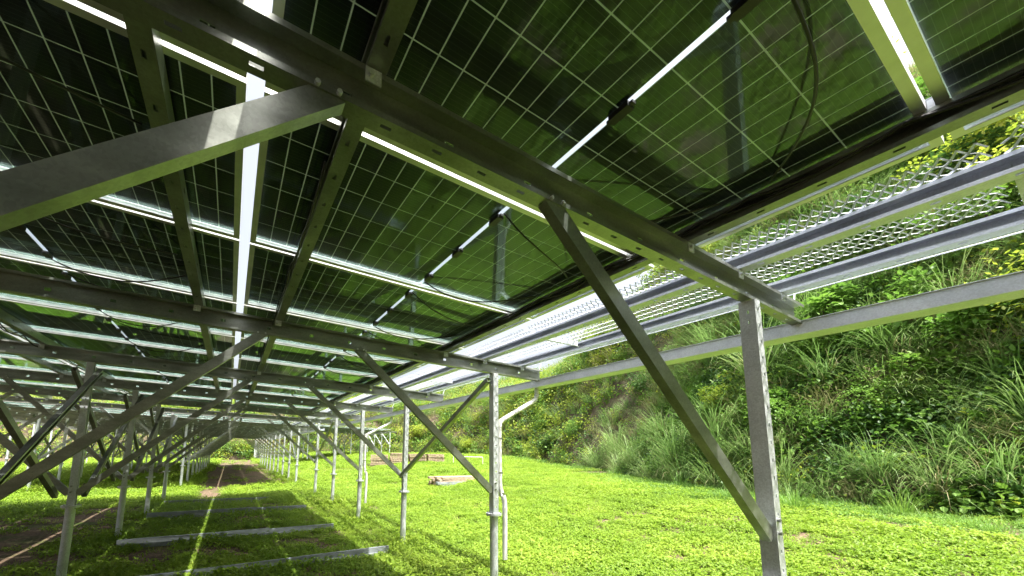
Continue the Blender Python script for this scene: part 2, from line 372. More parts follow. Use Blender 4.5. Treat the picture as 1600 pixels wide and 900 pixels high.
# far panel: everything in one mesh
fm = frame_mb(); fm.mi = 1
fm.box(-HL+.004, HL-.004, -HW+.004, HW-.004, GZ0, GZ0+.0032); fm.mi = 2
for x, y in cells:
    hx, hy = (CXP-CG)/2, (CYP-CG)/2; fm.add([(x-hx, y-hy, GZ0+.004), (x-hx, y+hy, GZ0+.004), (x+hx, y+hy, GZ0+.004), (x+hx, y-hy, GZ0+.004)], [(0, 1, 2, 3)])
fm.mi = 3
for s in (-1, 1):
    x0, x1 = sorted((s*MIDG/2, s*(HL-MARX))); fm.box(x0, x1, -HW+MARG, HW-MARG, GZ0+.0050, GZ0+.0056)
FARP = fm.mesh('far_panel', M['alu'], M['glass'], M['cell'], M['grid'])
TILT = Matrix.Rotation(math.atan(T), 4, 'Y')
ROWNAME = ['row beside the mesh walkway', 'row left of the bright slit', 'third row from the walkway', 'fourth row from the walkway', 'leftmost row']
def place_panel(row, yc, label, group, detail, zoff=0, xoff=0):
    xc = XS + .0275 + HL - row*ROWP + xoff
    zc = zp(xc-xoff)+zoff
    if detail == 0:
        o = link('solar_panel', FARP); o.matrix_world = Matrix.Translation((xc, yc, zc)) @ TILT
        return tag(o, label, 'solar panel', group)
    o = empty('solar_panel'); o.matrix_world = Matrix.Translation((xc, yc, zc)) @ TILT
    tag(o, label, 'solar panel', group)
    link('frame', FRAME, o); link('glass_pane', GLASS, o); link('glaze_grid', GRID, o)
    if detail == 2:
        for x, y in cells: link('cell', CELL, o, (x, y, 0))
    else:
        tag(link('cells', CELLS, o), kind='stuff')
    for y in JBP: link('junction_box', JBOX, o, (0, y, 0))
    link('cable', random.choice(CABLES), o)
    return o
NCOL_A = range(-2, 12)                                   # block over the camera
for row in range(5):
    n = 0
    for k in NCOL_A:
        yc = G0+PW*(k+.5)
        if row > 0 and k < 0: continue
        if row > 1 and k < 2: continue
        d = 2 if (-1 <= k <= 2 and row < 2) else 1
        if row >= 2 and k > 5: d = 0
        if k > 8: d = 0
        place_panel(row, yc, 'dark glass solar panel overhead, %s, %s from the camera end' % (ROWNAME[row], ordw(n)), 'solar panels of the near canopy', d)
        n += 1
for row in range(5):  # unseen panels beside and behind the camera, added to shade the steel from the sky
    ks = [k for k in range(-13, 2) if (k < -2 and row == 0) or (k < 0 and row == 1) or row > 1]
    for i, k in enumerate(reversed(ks)):
        place_panel(row, G0+PW*(k+.5), 'unseen panel added for shade, %s, %s going back' % (ROWNAME[row], ordw(i)), 'unseen solar panels added behind the viewpoint', 0)
YB0 = 18.7
for row in range(5):
    for k in range(22):
        place_panel(row, YB0-1.05+PW*(k+.5), 'far panel past the sunlit gap, %s, %s from it' % (ROWNAME[row], ordw(k)), 'solar panels of the far canopy', 0)

# ---- support frames: rafter, posts on round piles, braces
def slots(ln, step, a0, sl=.03): 
    out = []; a = a0
    while a+sl < ln-.02: out.append((a, a+sl)); a += step
    return out
zr_top = lambda x: zp(x)-PUR
zr_bot = lambda x: zp(x)-PUR-RAF
JZ_R, JZ_L, FLZ = -.445, -.56, -.705
def support_frame(full=True):
    root = empty('support_frame')
    m = MB(); p0 = Vector((XBEG, .03, zr_top(XBEG))); p1 = Vector((XEND, .03, zr_top(XEND))); ln = (p1-p0).length
    m.channel(p0, p1, (0, -1, 0), NS, RAF, .06, .016, .0035, slots(ln, .36, .11, .035), slots(ln, .18, .05, .035))
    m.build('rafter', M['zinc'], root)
    bolts = []
    for x, jz in ((XR, JZ_R), (XL, JZ_L), (XLL, JZ_L), (XLL-4.27, JZ_L)):
        m = MB(); zt = zr_bot(x)
        ln = zt-.01-FLZ
        m.channel((x-.035, .0425, FLZ+.012), (x-.035, .0425, zt-.002), (1, 0, 0), (0, 1, 0), .085, .07, .014, .0035, [(ln-.15, ln-.13), (ln-.09, ln-.07)], slots(ln, .1, .06, .018))
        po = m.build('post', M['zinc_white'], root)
        m = MB()
        m.tube([(x, 0, -1.95), (x, 0, FLZ-.012)], .047, 16)
        m.build('pile', M['zinc_white'], po)
        m = MB(); n = 14
        for z0 in (FLZ-.0118, FLZ+.0005):
            m.tube([(x, 0, z0), (x, 0, z0+.0112)], .092, n)
        m.build('flange_plate', M['zinc_white'], po)
        bm = MB()
        for k in range(4):
            a = math.pi/4+k*math.pi/2; bm.tube([(x+.074*math.cos(a), .074*math.sin(a), FLZ-.03), (x+.074*math.cos(a), .074*math.sin(a), FLZ+.03)], .007, 6)
        for zz in (jz+.02, jz+.09): bm.tube([(x-.01, -.058, zz), (x-.01, -.0426, zz)], .011, 6)
        bm.build('bolt', M['zinc'], po)
    for (xa, za, xb) in ((XR-.036, JZ_R, 1.04), (XL+.036, JZ_L, .16), (XL-.036, JZ_L, -3.25), (XLL+.036, JZ_L, -4.1)):
        a = Vector((xa, -.024, za)); bb = Vector((xb, -.024, zr_bot(xb)-.001)); d = (bb-a).normalized()
        U = Vector((0, 1, 0)).cross(d); U = U if U.z > 0 else -U
        h = .072; bb += d*.035
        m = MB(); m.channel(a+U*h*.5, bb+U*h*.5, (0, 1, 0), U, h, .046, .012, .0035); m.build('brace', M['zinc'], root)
    for xb in (1.04, .16, -3.25, -4.1):
        m = MB()
        for dx, dz in ((-.03, .0085), (.03, .0085)): m.tube([(xb+dx, -.042, zr_bot(xb)+dz), (xb+dx, -.0301, zr_bot(xb)+dz)], .008, 6)
        m.build('bolt', M['zinc_white'], root)
    # gusset cleats that carry the purlins
    for x in PURX:
        m = MB(); m.pbox((x-.004, -.034, zr_top(x)-.055), (.05, 0, 0), (0, .0036, 0), (0, 0, .05)); 
        m.tube([(x+.012, -.046, zr_top(x)-.03), (x+.012, -.034, zr_top(x)-.03)], .010, 6); m.build('cleat', M['zinc_white'], root)
    return root
PURX = [-.345, .265, 1.985, 2.515, 3.085, -2.06, -2.62, -4.37, -4.93, -6.67, -8.9]      # left lip of each long purlin
FR = support_frame()
tag(FR, 'x', 'support frame', 'steel portal frames of the canopy')
FRAMES = []
ysA = [Y0+S0*k for k in range(6)]
ysB = [YB0+S0*k for k in range(10)]
for i, y in enumerate(ysA+ysB+[Y0-S0, Y0-2*S0, Y0-3*S0, Y0-4*S0, Y0-5*S0]):  # last five frames are unseen, added under the shading panels behind the camera
    o = FR if i == 0 else copy_tree(FR)
    o.location = (0, y, 0); FRAMES.append(o)
    if i < 6: o['label'] = ['galvanised steel frame nearest the camera, its rafter crossing right overhead', 'galvanised steel frame beside the white rain downpipe, second from the camera',
                            'galvanised steel frame behind the downpipe post, third from the camera'][i] if i < 3 else 'galvanised steel frame of posts and rafter, %s from the camera' % ordw(i)
    elif i > 15: o['label'] = 'unseen galvanised steel frame added behind the viewpoint, %s going back' % ordw(i-16)
    else: o['label'] = 'thin distant steel frame beyond the sunlit gap, %s past the gap' % ordw(i-6)

# ---- longitudinal purlins
def purlin(x, y0, y1, label, group, flange=.062):
    m = MB(); z = zp(x)-.0012; ln = y1-y0
    m.channel((x+flange, y0, z), (x+flange, y1, z), (-1, 0, 0), (0, 0, 1), PUR-.0024, flange, .014, .0035, slots(ln, .42, .17, .045), slots(ln, .21, .06, .03))
    return tag(m.build('purlin', M['zinc_skylit' if x > 2.4 else 'zinc']), label, 'purlin', group)
pl = {-.345: 'purlin just left of the bright slit between panel rows', .265: 'purlin just right of the bright slit between panel rows', 1.985: 'dark purlin under the outer edge of the panels',
      2.515: 'inner purlin carrying the mesh walkway', 3.085: 'outer purlin carrying the mesh walkway', -2.06: 'purlin under the left edge of the second panel row', -2.62: 'purlin under the right edge of the third panel row', -4.37: 'purlin under the left edge of the third panel row', -4.93: 'purlin under the right edge of the fourth panel row', -6.67: 'purlin under the left edge of the fourth panel row', -8.9: 'leftmost purlin of all'}
for x in PURX:
    fl = .085 if x > 2.4 else .062
    purlin(x, -14.5, 14.35, 'galvanised slotted steel '+pl[x], 'purlins of the near canopy', fl)
    purlin(x, 17.6, 43.2, 'distant steel '+pl[x]+', beyond the gap', 'purlins of the far canopy', fl)

# ---- panel clamps along the joints
cl = MB(); cl.box(-.03, .03, -.0085, .0085, -.0, .034); cl.box(-.03, .03, -.02, .02, .0362, .0395); CLAMP = cl.mesh('clamp', M['zinc_white'])
for o in [q for q in COL.objects if q.name.startswith('purlin')]:
    x = o.data.vertices[0].co.x
    if x < -5: continue
    if o.data.vertices[0].co.y > 10 or x > 2.3: continue
    for k in range(-1, 12):
        y = G0+PW*k
        if y < -1.5: continue
        link('clamp', CLAMP, o, (x-.03, y, zp(x-.03)))

# ---- expanded metal walkway panels
def grating():
    m = MB(); x0, x1 = 2.37, 3.14; L = 2.60; py = .043; px = .086; th = .0032; wd = .0082
    nxs = int((x1-x0)/px); nys = int(L/py)
    rise = .010
    for i in range(nxs*2):
        for j in range(nys):
            xa = x0+i*px/2; xb = xa+px/2
            yo = j*py + (0 if i % 2 == 0 else py/2)
            for sgn in (1, -1):
                ya, yb = yo, yo+sgn*py/2
                a = Vector((xa, ya, zp(xa)+(rise if (i % 2 == 0) else 0))); bb = Vector((xb, yb, zp(xb)+(0 if (i % 2 == 0) else rise)))
                d = (bb-a).normalized(); n = Vector((0, 1, .55)).normalized(); t2 = d.cross(n).normalized(); 
                m.add([a, bb, bb+n*wd, a+n*wd, a+t2*th, bb+t2*th, bb+n*wd+t2*th, a+n*wd+t2*th],
                      [(0, 1, 2, 3), (7, 6, 5, 4), (0, 4, 5, 1), (3, 2, 6, 7)])
    return m.mesh('grating', M['zinc_white'])
GRAT = grating()
m = MB(); m.box(2.585, 3.08, 2.604, 2.608, zp(2.8)-.062, zp(2.8)-.004); m.box(2.585, 3.08, 2.585, 2.604, zp(2.8)-.062, zp(2.8)-.058); XBAR = m.mesh('cross_bar', M['zinc_white'])
for i, y in enumerate([Y0-1.15-S0+.26]+[q-1.15+.26 for q in ysA]+[q-1.15 for q in ysB]):
    o = empty('walkway_panel', (0, y, 0))
    lab = 'silver expanded metal walkway panel beyond the roof edge, %s from the camera' % ordw(i) if i < 7 else 'far expanded metal walkway panel past the gap, %s from the gap' % ordw(i-7)
    tag(o, lab, 'walkway', 'mesh walkway panels')
    link('mesh_sheet', GRAT, o); 
    link('cross_bar', XBAR, o, (0, -.03, 0))

# ---- rain gutter, tension wire
def gutter(y0, y1, label):
    o = empty('rain_gutter', (0, 0, 0)); m = MB()
    x0, x1, z0, z1, t = 3.385, 3.56, .845, .938, .003
    m.box(x0, x1, y0, y1, z0, z0+t); m.box(x0, x0+t, y0, y1, z0+t, z1); m.box(x1-t, x1, y0, y1, z0+t, z1)
    m.box(x0-.013, x0-.0002, y0, y1, z1-.004, z1); m.build('trough', M['zinc_skylit'], o)
    return tag(o, label, 'gutter', 'rain gutters'), o
g1, go = gutter(-8, 15.3, 'long grey steel rain gutter under the rafter ends beside the grassy bank')
g2, gp = gutter(17.5, 43.2, 'far stretch of steel rain gutter beyond the sunlit gap')
for oo, ys in ((go, ysA), (gp, ysB)):
    for y in ys:
        m = MB(); m.box(3.40, 3.44, y-.02, y+.02, .9384, zr_bot(3.42)+.004); m.build('bracket', M['zinc_white'], oo)
m = MB(); m.tube([(3.47, -2, 1.17), (3.47, 15.3, 1.17)], .0045, 6)
for y in ysA: m.tube([(3.43, y+.02, zr_top(3.43)), (3.45, y+.02, 1.12), (3.47, y+.02, 1.17)], .006, 6)
tag(m.build('guard_wire', M['zinc_white']), 'thin steel guard wire running outside the mesh walkway', 'wire')

# ---- downpipe
def smooth_path(P, r=.07, n=5):
    P = [Vector(p) for p in P]; out = [P[0]]
    for a, b, c in zip(P, P[1:], P[2:]):
        p, q = b+(a-b).normalized()*r, b+(c-b).normalized()*r
        for k in range(n+1):
            t = k/n; out.append((1-t)**2*p+2*t*(1-t)*b+t*t*q)
    return out+[P[-1]]
def downpipe(y, label):
    o = empty('rain_downpipe', (0, y, 0))
    m = MB(); m.tube(smooth_path([(3.46, .10, .843), (3.46, .10, .70), (2.785, .03, .36), (2.785, .02, -.43), (2.835, -.01, -.55), (2.835, -.01, -1.22)]), .029, 12)
    m.build('pipe', M['pvc'], o)
    m = MB()
    for z in (.30, -.38): m.tube([(2.785, .03, z), (2.785, .03, z+.09)], .034, 12)
    m.build('pipe_collar', M['pvc'], o)
    m = MB(); 
    for z in (.15, -.25): m.box(2.70, 2.785, -.042, -.036, z, z+.02)
    m.build('pipe_strap', M['zinc'], o)
    return tag(o, label, 'downpipe', 'white rain downpipes')
downpipe(ysA[1], 'white plastic rain downpipe with two bends strapped to the second post')
downpipe(ysA[3], 'small white plastic rain downpipe on the fourth post')

# ---- lengthwise cross braces between posts
def cross_brace(x, ya, za, yb, zb, label):
    d = (Vector((x, yb, zb))-Vector((x, ya, za))).normalized(); U = Vector((1, 0, 0)).cross(d)
    if U.z < 0: U = -U
    m = MB(); m.channel(Vector((x, ya, za))+U*.03, Vector((x, yb, zb))+U*.03, (1 if x > XL else -1, 0, 0), U, .06, .05, .012, .0035)
    tag(m.build('cross_brace', M['zinc']), label, 'brace', 'lengthwise cross braces')
ct = 0
for nm, xx in (('middle', XL), ('far left', XLL)):
    for blk, ys in (('near', ysA), ('far', ysB)):
        for k in range(len(ys)-1):
            if blk == 'near' and k == 0: continue
            if nm == 'far left' and k % 2 and blk == 'near': continue
            if blk == 'far' and k % 2: continue
            for s in (-1, 1):
                za, zb = (JZ_L-.02, zr_bot(xx)-.10) if s > 0 else (zr_bot(xx)-.10, JZ_L-.02)
                cross_brace(xx+s*.075-(.05 if s < 0 else 0)+.0, ys[k], za, ys[k+1], zb,
                            'steel brace %s away from camera, %s %s bay, %s post row' % ('rising' if s > 0 else 'falling', ordw(k), blk, nm))
cross_brace(XR-.10, ysA[1], zr_bot(XR)-.08, ysA[2], JZ_R, 'diagonal steel brace between the second and third outer posts')
cross_brace(XR-.10, ysA[4], zr_bot(XR)-.08, ysA[5], JZ_R, 'diagonal steel brace between the fifth and sixth outer posts')
cross_brace(XR-.10, ysB[0], JZ_R, ysB[1], zr_bot(XR)-.08, 'thin diagonal brace on the outer posts just past the sunlit gap')

# ---- power cables slung along the purlins
def slung(x, dz, y0, y1, seed, label, step=.62, rad=.006, n=2, amp=1.):
    rr = random.Random(seed); m = MB()
    for c in range(n):
        pts = []; y = y0; 
        while y < y1:
            sag = rr.uniform(.015, .09)*amp; L = step*rr.uniform(.7, 1.3)
            for k in range(8):
                t = k/8; pts.append((x+.012*c+rr.uniform(-.004, .004), y+L*t, zp(x)-PUR+dz-sag*4*t*(1-t)))
            y += L
        m.tube(pts, rad, 6)
    tag(m.build('power_cable', M['black']), label, 'cable', 'black power cables under the panels')
slung(1.962, .062, -1, 14, 3, 'black power cables slung along the dark purlin by the panel edge', n=2, amp=.5)
slung(.245, .03, 1.5, 13.8, 5, 'black power cable along the purlin right of the bright slit', .9, .005, 1)
slung(-2.09, .045, 2, 13.8, 7, 'black power cables along the purlin left of the middle posts', .8, .006, 2)

# ---- ground boards between the posts
for i, (y, xa, xb, rz) in enumerate(((5.86, -1.5, 2.28, .02), (8.15, -1.45, 1.95, .012), (11.05, -1.5, 1.9, .02), (13.6, -1.5, 1.2, .0))):
    o = empty('ground_board', (0, y, 0)); o.rotation_euler.z = rz; xm = .35*xa+.65*xb
    for (x0, x1, dz) in ((xa, xm, 0), (xm+.004, xb, -.010)):
        z0 = gz1((x0+x1)/2, y)
        m = MB(); m.box(x0, x1, -.018, .018, z0-.12, z0+.135+dz); m.box(x0, x1, -.05, -.0182, z0-.12, z0+.06+dz); m.build('plank', M['board'], o)
    tag(o, 'low weathered grey board lying across the shaded ground, %s from the camera' % ordw(i), 'board', 'boards across the ground')

# ---- pallets and timber
def pallet():
    root = empty('wooden_pallet')
    for i in range(3):
        m = MB(); m.box(-.6, .6, -.5+i*.45, -.4+i*.45, .022, .10); m.build('stringer', M['wood'], root)
    for i in range(7):
        m = MB(); m.box(-.6+i*.183, -.6+i*.183+.10, -.5, .5, .1005, .122); m.build('slat', M['wood'], root)
    for i in range(3):
        m = MB(); m.box(-.6+i*.55, -.6+i*.55+.10, -.5, .5, 0, .0215); m.build('slat', M['wood'], root)
    return root
PAL = pallet(); first = True
PX, PY = 9.6, 26.5
WHERE = ['leftmost', 'second', 'third', 'rightmost']; LV = ['bottom', 'second', 'third', 'fourth', 'fifth', 'sixth', 'top']
for st in range(4):
    x, y = PX-.3+st*1.42, PY-st*.15
    for lv in range(7 if st < 2 else 6):
        o = PAL if first else copy_tree(PAL); first = False
        o.location = (x+random.uniform(-.04, .04), y+random.uniform(-.04, .04), gz1(x, y)-.02+lv*.1225); o.rotation_euler.z = -.3+random.uniform(-.05, .05)
        nlv = 7 if st < 2 else 6
        tag(o, 'pale wooden pallet, %s of the %s pallet stack on the lawn' % ('top' if lv == nlv-1 else LV[lv], WHERE[st]), 'pallet', 'stacked pallets on the lawn')
ti = 0
for lv in range(4):
    for k in range(5-lv//2):
        x, y = 8.3, 13.5+k*.20+lv*.02
        m = MB(); hl = 1.05+random.uniform(-.1, .12)
        m.box(-hl, hl, -.085, .085, 0, .088)
        o = m.build('timber_plank', M['wood'] if lv > 1 or k > 1 else M['board'])
        o.location = (x+random.uniform(-.08, .08), y, gz1(8.3, 13.9)-.05+lv*.0895); o.rotation_euler.z = random.uniform(-.03, .03)
        tag(o, 'timber plank in the low pile behind the downpipe post, %s layer, %s from the front' % (['bottom', 'second', 'third', 'top'][lv], ordw(k)), 'plank', 'timber pile on the lawn')
# pale water-pipe rail beside the pallets
m = MB(); zz = gz1(14, 24)
m.tube(smooth_path([(14.0, 24.0, zz+.62), (15.6, 22.6, zz+.62), (15.6, 22.6, zz-.1)], .1), .022, 8)
m.tube([(14.0, 24.0, zz-.1), (14.0, 24.0, zz+.62)], .022, 8)
tag(m.build('pipe_rail', M['pvc']), 'pale bent pipe rail standing on the lawn beside the pallets', 'rail')

# ---- canopy on the right in the distance
BX, BY = 12.5, 40.0
bz = gz1(BX, BY)+1.62
for i in range(4):
    o = copy_tree(FR); o.location = (BX, BY+i*S0, bz)
    o['label'] = 'tiny steel frame of the distant canopy right of the path, %s from the front' % ordw(i); o['group'] = 'frames of the distant right canopy'
    for j, xx in enumerate((XR, XL, XLL)):
        if i < 3:
            for s in (-1, 1):
                a, bq = (JZ_L, zr_bot(xx)-.1) if s > 0 else (zr_bot(xx)-.1, JZ_L)
                d = Vector((0, S0, bq-a)).normalized(); U = Vector((1, 0, 0)).cross(d)
                m = MB(); m.channel((xx+s*.08, 0, a), (xx+s*.08, S0, bq), (s, 0, 0), U, .06, .05, .012)
                c = m.build('cross_brace', M['zinc_white']); c.location = (BX, BY+i*S0, bz)
                tag(c, 'tiny diagonal brace of the distant right canopy, %s bay, %s post row, %s' % (ordw(i), ordw(j), 'rising' if s > 0 else 'falling'), 'brace', 'braces of the distant right canopy')
for row in range(4):
    for k in range(8):
        place_panel(row, BY-.6+PW*k, 'tiny panel of distant right canopy, %s, %s from the front' % (ROWNAME[row].split(',')[0], ordw(k)), 'panels of the distant right canopy', 0, bz, BX)

# ------------------------------------------------------------------ plants
def mesh_np(name, V, Fs, mat, smooth=False):
    me = bpy.data.meshes.new(name); me.from_pydata([tuple(v) for v in V], [], Fs); me.materials.append(mat)
    if smooth: me.polygons.foreach_set('use_smooth', [True]*len(me.polygons))
    me.update(); return me
def leaf_cluster(rr, n, spread, h0, h1, ll, lw, mat, name, flat=.5, lobes=1):
    """n leaves around short stalks"""
    V, Fs = [], []
    for i in range(n):
        a = rr.uniform(0, 6.283); r = spread*math.sqrt(rr.random()); z = rr.uniform(h0, h1)
        base = Vector((r*math.cos(a), r*math.sin(a), z)); a2 = rr.uniform(0, 6.283)
        for L in range(lobes):
            a3 = a2+L*2.094
            tilt = rr.gauss(0, flat) - .25
            d = Vector((math.cos(a3)*math.cos(tilt), math.sin(a3)*math.cos(tilt), math.sin(tilt)))
            s = d.cross(Vector((0, 0, 1))).normalized(); nn = s.cross(d)
            l = ll*rr.uniform(.7, 1.3); w = lw*rr.uniform(.8, 1.2); b = len(V)
            V += [base, base+d*l*.35+s*w*.5+nn*w*.14, base+d*l*.75+s*w*.38+nn*w*.06, base+d*l-nn*w*.12, base+d*l*.75-s*w*.38+nn*w*.06, base+d*l*.35-s*w*.5+nn*w*.14, base+d*l*.55-nn*w*.04]
            Fs += [(b, b+6, b+1), (b+1, b+6, b+2), (b+2, b+6, b+3), (b+3, b+6, b+4), (b+4, b+6, b+5), (b+5, b+6, b)]
    return mesh_np(name, V, Fs, mat)
def blades(rr, n, spread, hmin, hmax, wid, mat, name, droop=1.0, seg=6, lean=.5):
    V, Fs = [], []
    for i in range(n):
        a = rr.uniform(0, 6.283); r = spread*math.sqrt(rr.random()); p = Vector((r*math.cos(a), r*math.sin(a), 0))
        az = a+rr.gauss(0, .7); ln = rr.uniform(hmin, hmax); th = 1.45-rr.random()*lean; dr = droop*rr.uniform(.5, 1.4); w = wid*rr.uniform(.7, 1.2)
        sd = Vector((-math.sin(az), math.cos(az), 0)); b = len(V)
        for k in range(seg+1):
            t = k/seg; ww = w*(1-t**1.8)*.5+.0008
            V += [p+sd*ww, p-sd*ww]
            ang = th-dr*t*t*1.6
            p = p+Vector((math.cos(az)*math.cos(ang), math.sin(az)*math.cos(ang), math.sin(ang)))*ln/seg
        Fs += [(b+2*k, b+2*k+1, b+2*k+3, b+2*k+2) for k in range(seg)]
    return mesh_np(name, V, Fs, mat, True)

def scatter(name, P, yaw, tilt, sc, idx, sources, label):
    """stuff: instances of the source meshes on the given points"""
    me = bpy.data.meshes.new(name); me.from_pydata(np.asarray(P).tolist(), [], [])
    rot = np.column_stack([tilt*np.cos(yaw*3.1), tilt*np.sin(yaw*3.1), yaw]).astype(np.float32)
    a = me.attributes.new('rot', 'FLOAT_VECTOR', 'POINT'); a.data.foreach_set('vector', rot.ravel())
    a = me.attributes.new('sc', 'FLOAT', 'POINT'); a.data.foreach_set('value', np.asarray(sc, np.float32))
    a = me.attributes.new('idx', 'INT', 'POINT'); a.data.foreach_set('value', np.asarray(idx, np.int32))
    o = link(name, me); tag(o, label, None, None, 'stuff')
    ng = bpy.data.node_groups.new(name+'_nodes', 'GeometryNodeTree')
    ng.interface.new_socket('Geometry', in_out='INPUT', socket_type='NodeSocketGeometry'); ng.interface.new_socket('Geometry', in_out='OUTPUT', socket_type='NodeSocketGeometry')
    N = ng.nodes; gi = N.new('NodeGroupInput'); go = N.new('NodeGroupOutput'); iop = N.new('GeometryNodeInstanceOnPoints')
    jn = N.new('GeometryNodeJoinGeometry')
    for s in reversed(sources):
        so_ = bpy.data.objects.new(s.name, s)
        oi = N.new('GeometryNodeObjectInfo'); oi.inputs['Object'].default_value = so_; oi.inputs['As Instance'].default_value = True
        ng.links.new(oi.outputs['Geometry'], jn.inputs[0])
    def att(n, t):
        q = N.new('GeometryNodeInputNamedAttribute'); q.data_type = t; q.inputs[0].default_value = n; return q.outputs[0]
    ng.links.new(gi.outputs[0], iop.inputs['Points']); ng.links.new(jn.outputs[0], iop.inputs['Instance'])
    iop.inputs['Pick Instance'].default_value = True
    ng.links.new(att('idx', 'INT'), iop.inputs['Instance Index'])
    e2r = N.new('FunctionNodeEulerToRotation'); ng.links.new(att('rot', 'FLOAT_VECTOR'), e2r.inputs[0]); ng.links.new(e2r.outputs[0], iop.inputs['Rotation'])
    ng.links.new(att('sc', 'FLOAT'), iop.inputs['Scale']); ng.links.new(iop.outputs[0], go.inputs[0])
    md = o.modifiers.new('scatter', 'NODES'); md.node_group = ng
    return o

RR = random.Random(11)
# lawn: leafy ground cover with short blades, dense in the sun, thin in the shade
src = [leaf_cluster(RR, 50, .17, .02, .095, .027, .024, M['clover'], 'clover_clump', .45, 3) for _ in range(3)]
src += [leaf_cluster(RR, 42, .16, .02, .11, .042, .020, M['clover'], 'weed_clump', .6, 1) for _ in range(2)]
src += [blades(RR, 44, .15, .06, .17, .005, M['clover'], 'short_grass_clump', .9, 4, .9)]
src += [blades(RR, 34, .14, .07, .19, .008, M['leaf'], 'green_grass_clump', .8, 4, .9), leaf_cluster(RR, 30, .15, .02, .09, .045, .025, M['leaf'], 'green_weed_clump', .6, 1)]
def foot_dist(x, y):
    d = np.full(len(x), 1e9); sgn = np.zeros(len(x))
    for p, n in zip(FC, NORM):
        q = (x-p[0])**2+(y-p[1])**2; k = q < d; d[k] = q[k]; sgn[k] = ((x-p[0])*n[0]+(y-p[1])*n[1])[k]
    return np.sqrt(d)*np.sign(sgn)
def lawn(x0, x1, y0, y1, dens):
    n = int((x1-x0)*(y1-y0)*dens); return np.column_stack([RNG.uniform(x0, x1, n), RNG.uniform(y0, y1, n)])
Q = np.vstack([lawn(-1.8, 6, 3.0, 9, 75), lawn(6, 15, .5, 9, 60), lawn(-9, -1.8, 5.5, 9, 40), lawn(-10, 16, 9, 16, 42), lawn(-12, 22, 16, 26, 22), lawn(-16, 31, 26, 62, 7), lawn(6, 14, -6, .5, 26), lawn(-1, 6, -6, 3.0, 36)])
x, y = Q[:, 0], Q[:, 1]
n1 = nz(x, y, .6, 2.); n2 = nz(x, y, 1.6, 8.)
keep = foot_dist(x, y) < .9
shade = (x < 1.7+.35*n2) & ((y < 14.6) | ((y > 17.9) & (y < 43.5)))
prob = np.where(shade, np.clip(.55+1.1*n1+.5*n2+.35*sstep(.2, 1.6, x), .04, 1), 1.)
soil = (x < -2.35) & (x > -4.9) & (y < 12.2)
prob = np.where(soil, .02+.06*(n2 > .25), prob)
prob = np.where((y > 19) & (x > -1.1+.3*n1) & (x < 2.9+.4*n2), .03, prob)
prob = np.where((np.abs(x+.5+.3*n1) < .45) & (y > 14.8) & (y < 30), .03, prob)      # trodden path
for off in (0, 1.0, 2.1):
    rx = 7.4+off+(y-.9)*.46+.12*n2; prob = np.where((np.abs(x-rx) < .10) & (y > -4) & (y < 16), .30+.5*(n1 > .15), prob)
k = keep & (RNG.random(len(x)) < prob); x, y = x[k], y[k]
wx, wy = [], []                                          # longer weeds round the post feet
for yy in ysA+ysB[:4]:
    for xx in (XR, XL, XLL):
        for _ in range(16):
            a_ = RNG.uniform(0, 6.28); r_ = RNG.uniform(.05, .28); wx.append(xx+r_*math.cos(a_)); wy.append(yy+r_*math.sin(a_))
n0 = len(x); x = np.concatenate([x, wx]); y = np.concatenate([y, wy])
P = np.column_stack([x, y, ground_z(x, y)-.012]); n = len(x)
dist = np.hypot(x, y)
sc = RNG.uniform(.75, 1.25, n)*(1+.5*sstep(9, 22, dist)+1.0*sstep(24, 40, dist))*(1+.35*nz(x, y, .8, 4.)+.25*nz(x, y, 2.6, 14.))
idx = RNG.choice(6, n, p=[.22, .22, .20, .12, .12, .12])
fd = foot_dist(x, y); nearb = (RNG.random(n) < sstep(-3.4, -.6, fd+.9*nz(x, y, .4, 12.))*.92)
idx = np.where(nearb, 6+RNG.integers(0, 2, n), idx)
idx[n0:] = np.where(RNG.random(n-n0) < .6, 5, 4); sc[n0:] *= 1.5
scatter('ground_cover', P, RNG.uniform(0, 6.28, n), RNG.normal(0, .12, n), sc, idx, src, 'bright lime green low leafy ground cover of the lawn')

# hillside creepers: dense leaf mats, with bare earth left open in places
lsrc = [leaf_cluster(RR, 95, .44, -.05, .42, .095, .075, M['leaf'], 'creeper', .6) for _ in range(3)]
lsrc += [leaf_cluster(RR, 95, .42, -.05, .38, .08, .055, M['leaf_dark'], 'dark_creeper', .65) for _ in range(2)]
lsrc += [leaf_cluster(RR, 90, .42, -.05, .40, .085, .06, M['leaf_yellow'], 'yellow_creeper', .6) for _ in range(2)]
lsrc += [blades(RR, 80, .34, .4, 1.0, .013, M['blade'], 'bank_grass', 1.1, 5, .9), blades(RR, 60, .32, .35, .85, .011, M['blade_dry'], 'dry_bank_grass', 1.2, 5, .9)]
def hill_scatter(n, s0, s1, d0, d1):
    s = RNG.uniform(s0, s1, n); d = d0+(d1-d0)*RNG.random(n)**1.15
    return s, d
S_O = 56; sZ, dZ = hill_scatter(900, 0, 70, 0, 14)
sA, dA = hill_scatter(17000, 14+S_O, 92+S_O, .05, 9); sB, dB = hill_scatter(6500, 14+S_O, 140+S_O, 4, 22); sC, dC = hill_scatter(8500, 86+S_O, 225+S_O, 0, 30)
s_, d_ = np.concatenate([sA, sB, sC, sZ]), np.concatenate([dA, dB, dC, dZ])
P, nn = hill_pt(s_, d_)
q1 = nz(P[:, 0]+P[:, 2], P[:, 1], .28, 21.); q2 = nz(P[:, 0], P[:, 1]+P[:, 2], .8, 31.)
bare = np.clip(.97-2.6*np.clip(q1-.18, 0, 1)-.5*np.clip(q2-.25, 0, 1), .12, 1)
az = np.degrees(np.arctan2(P[:, 0], P[:, 1]))
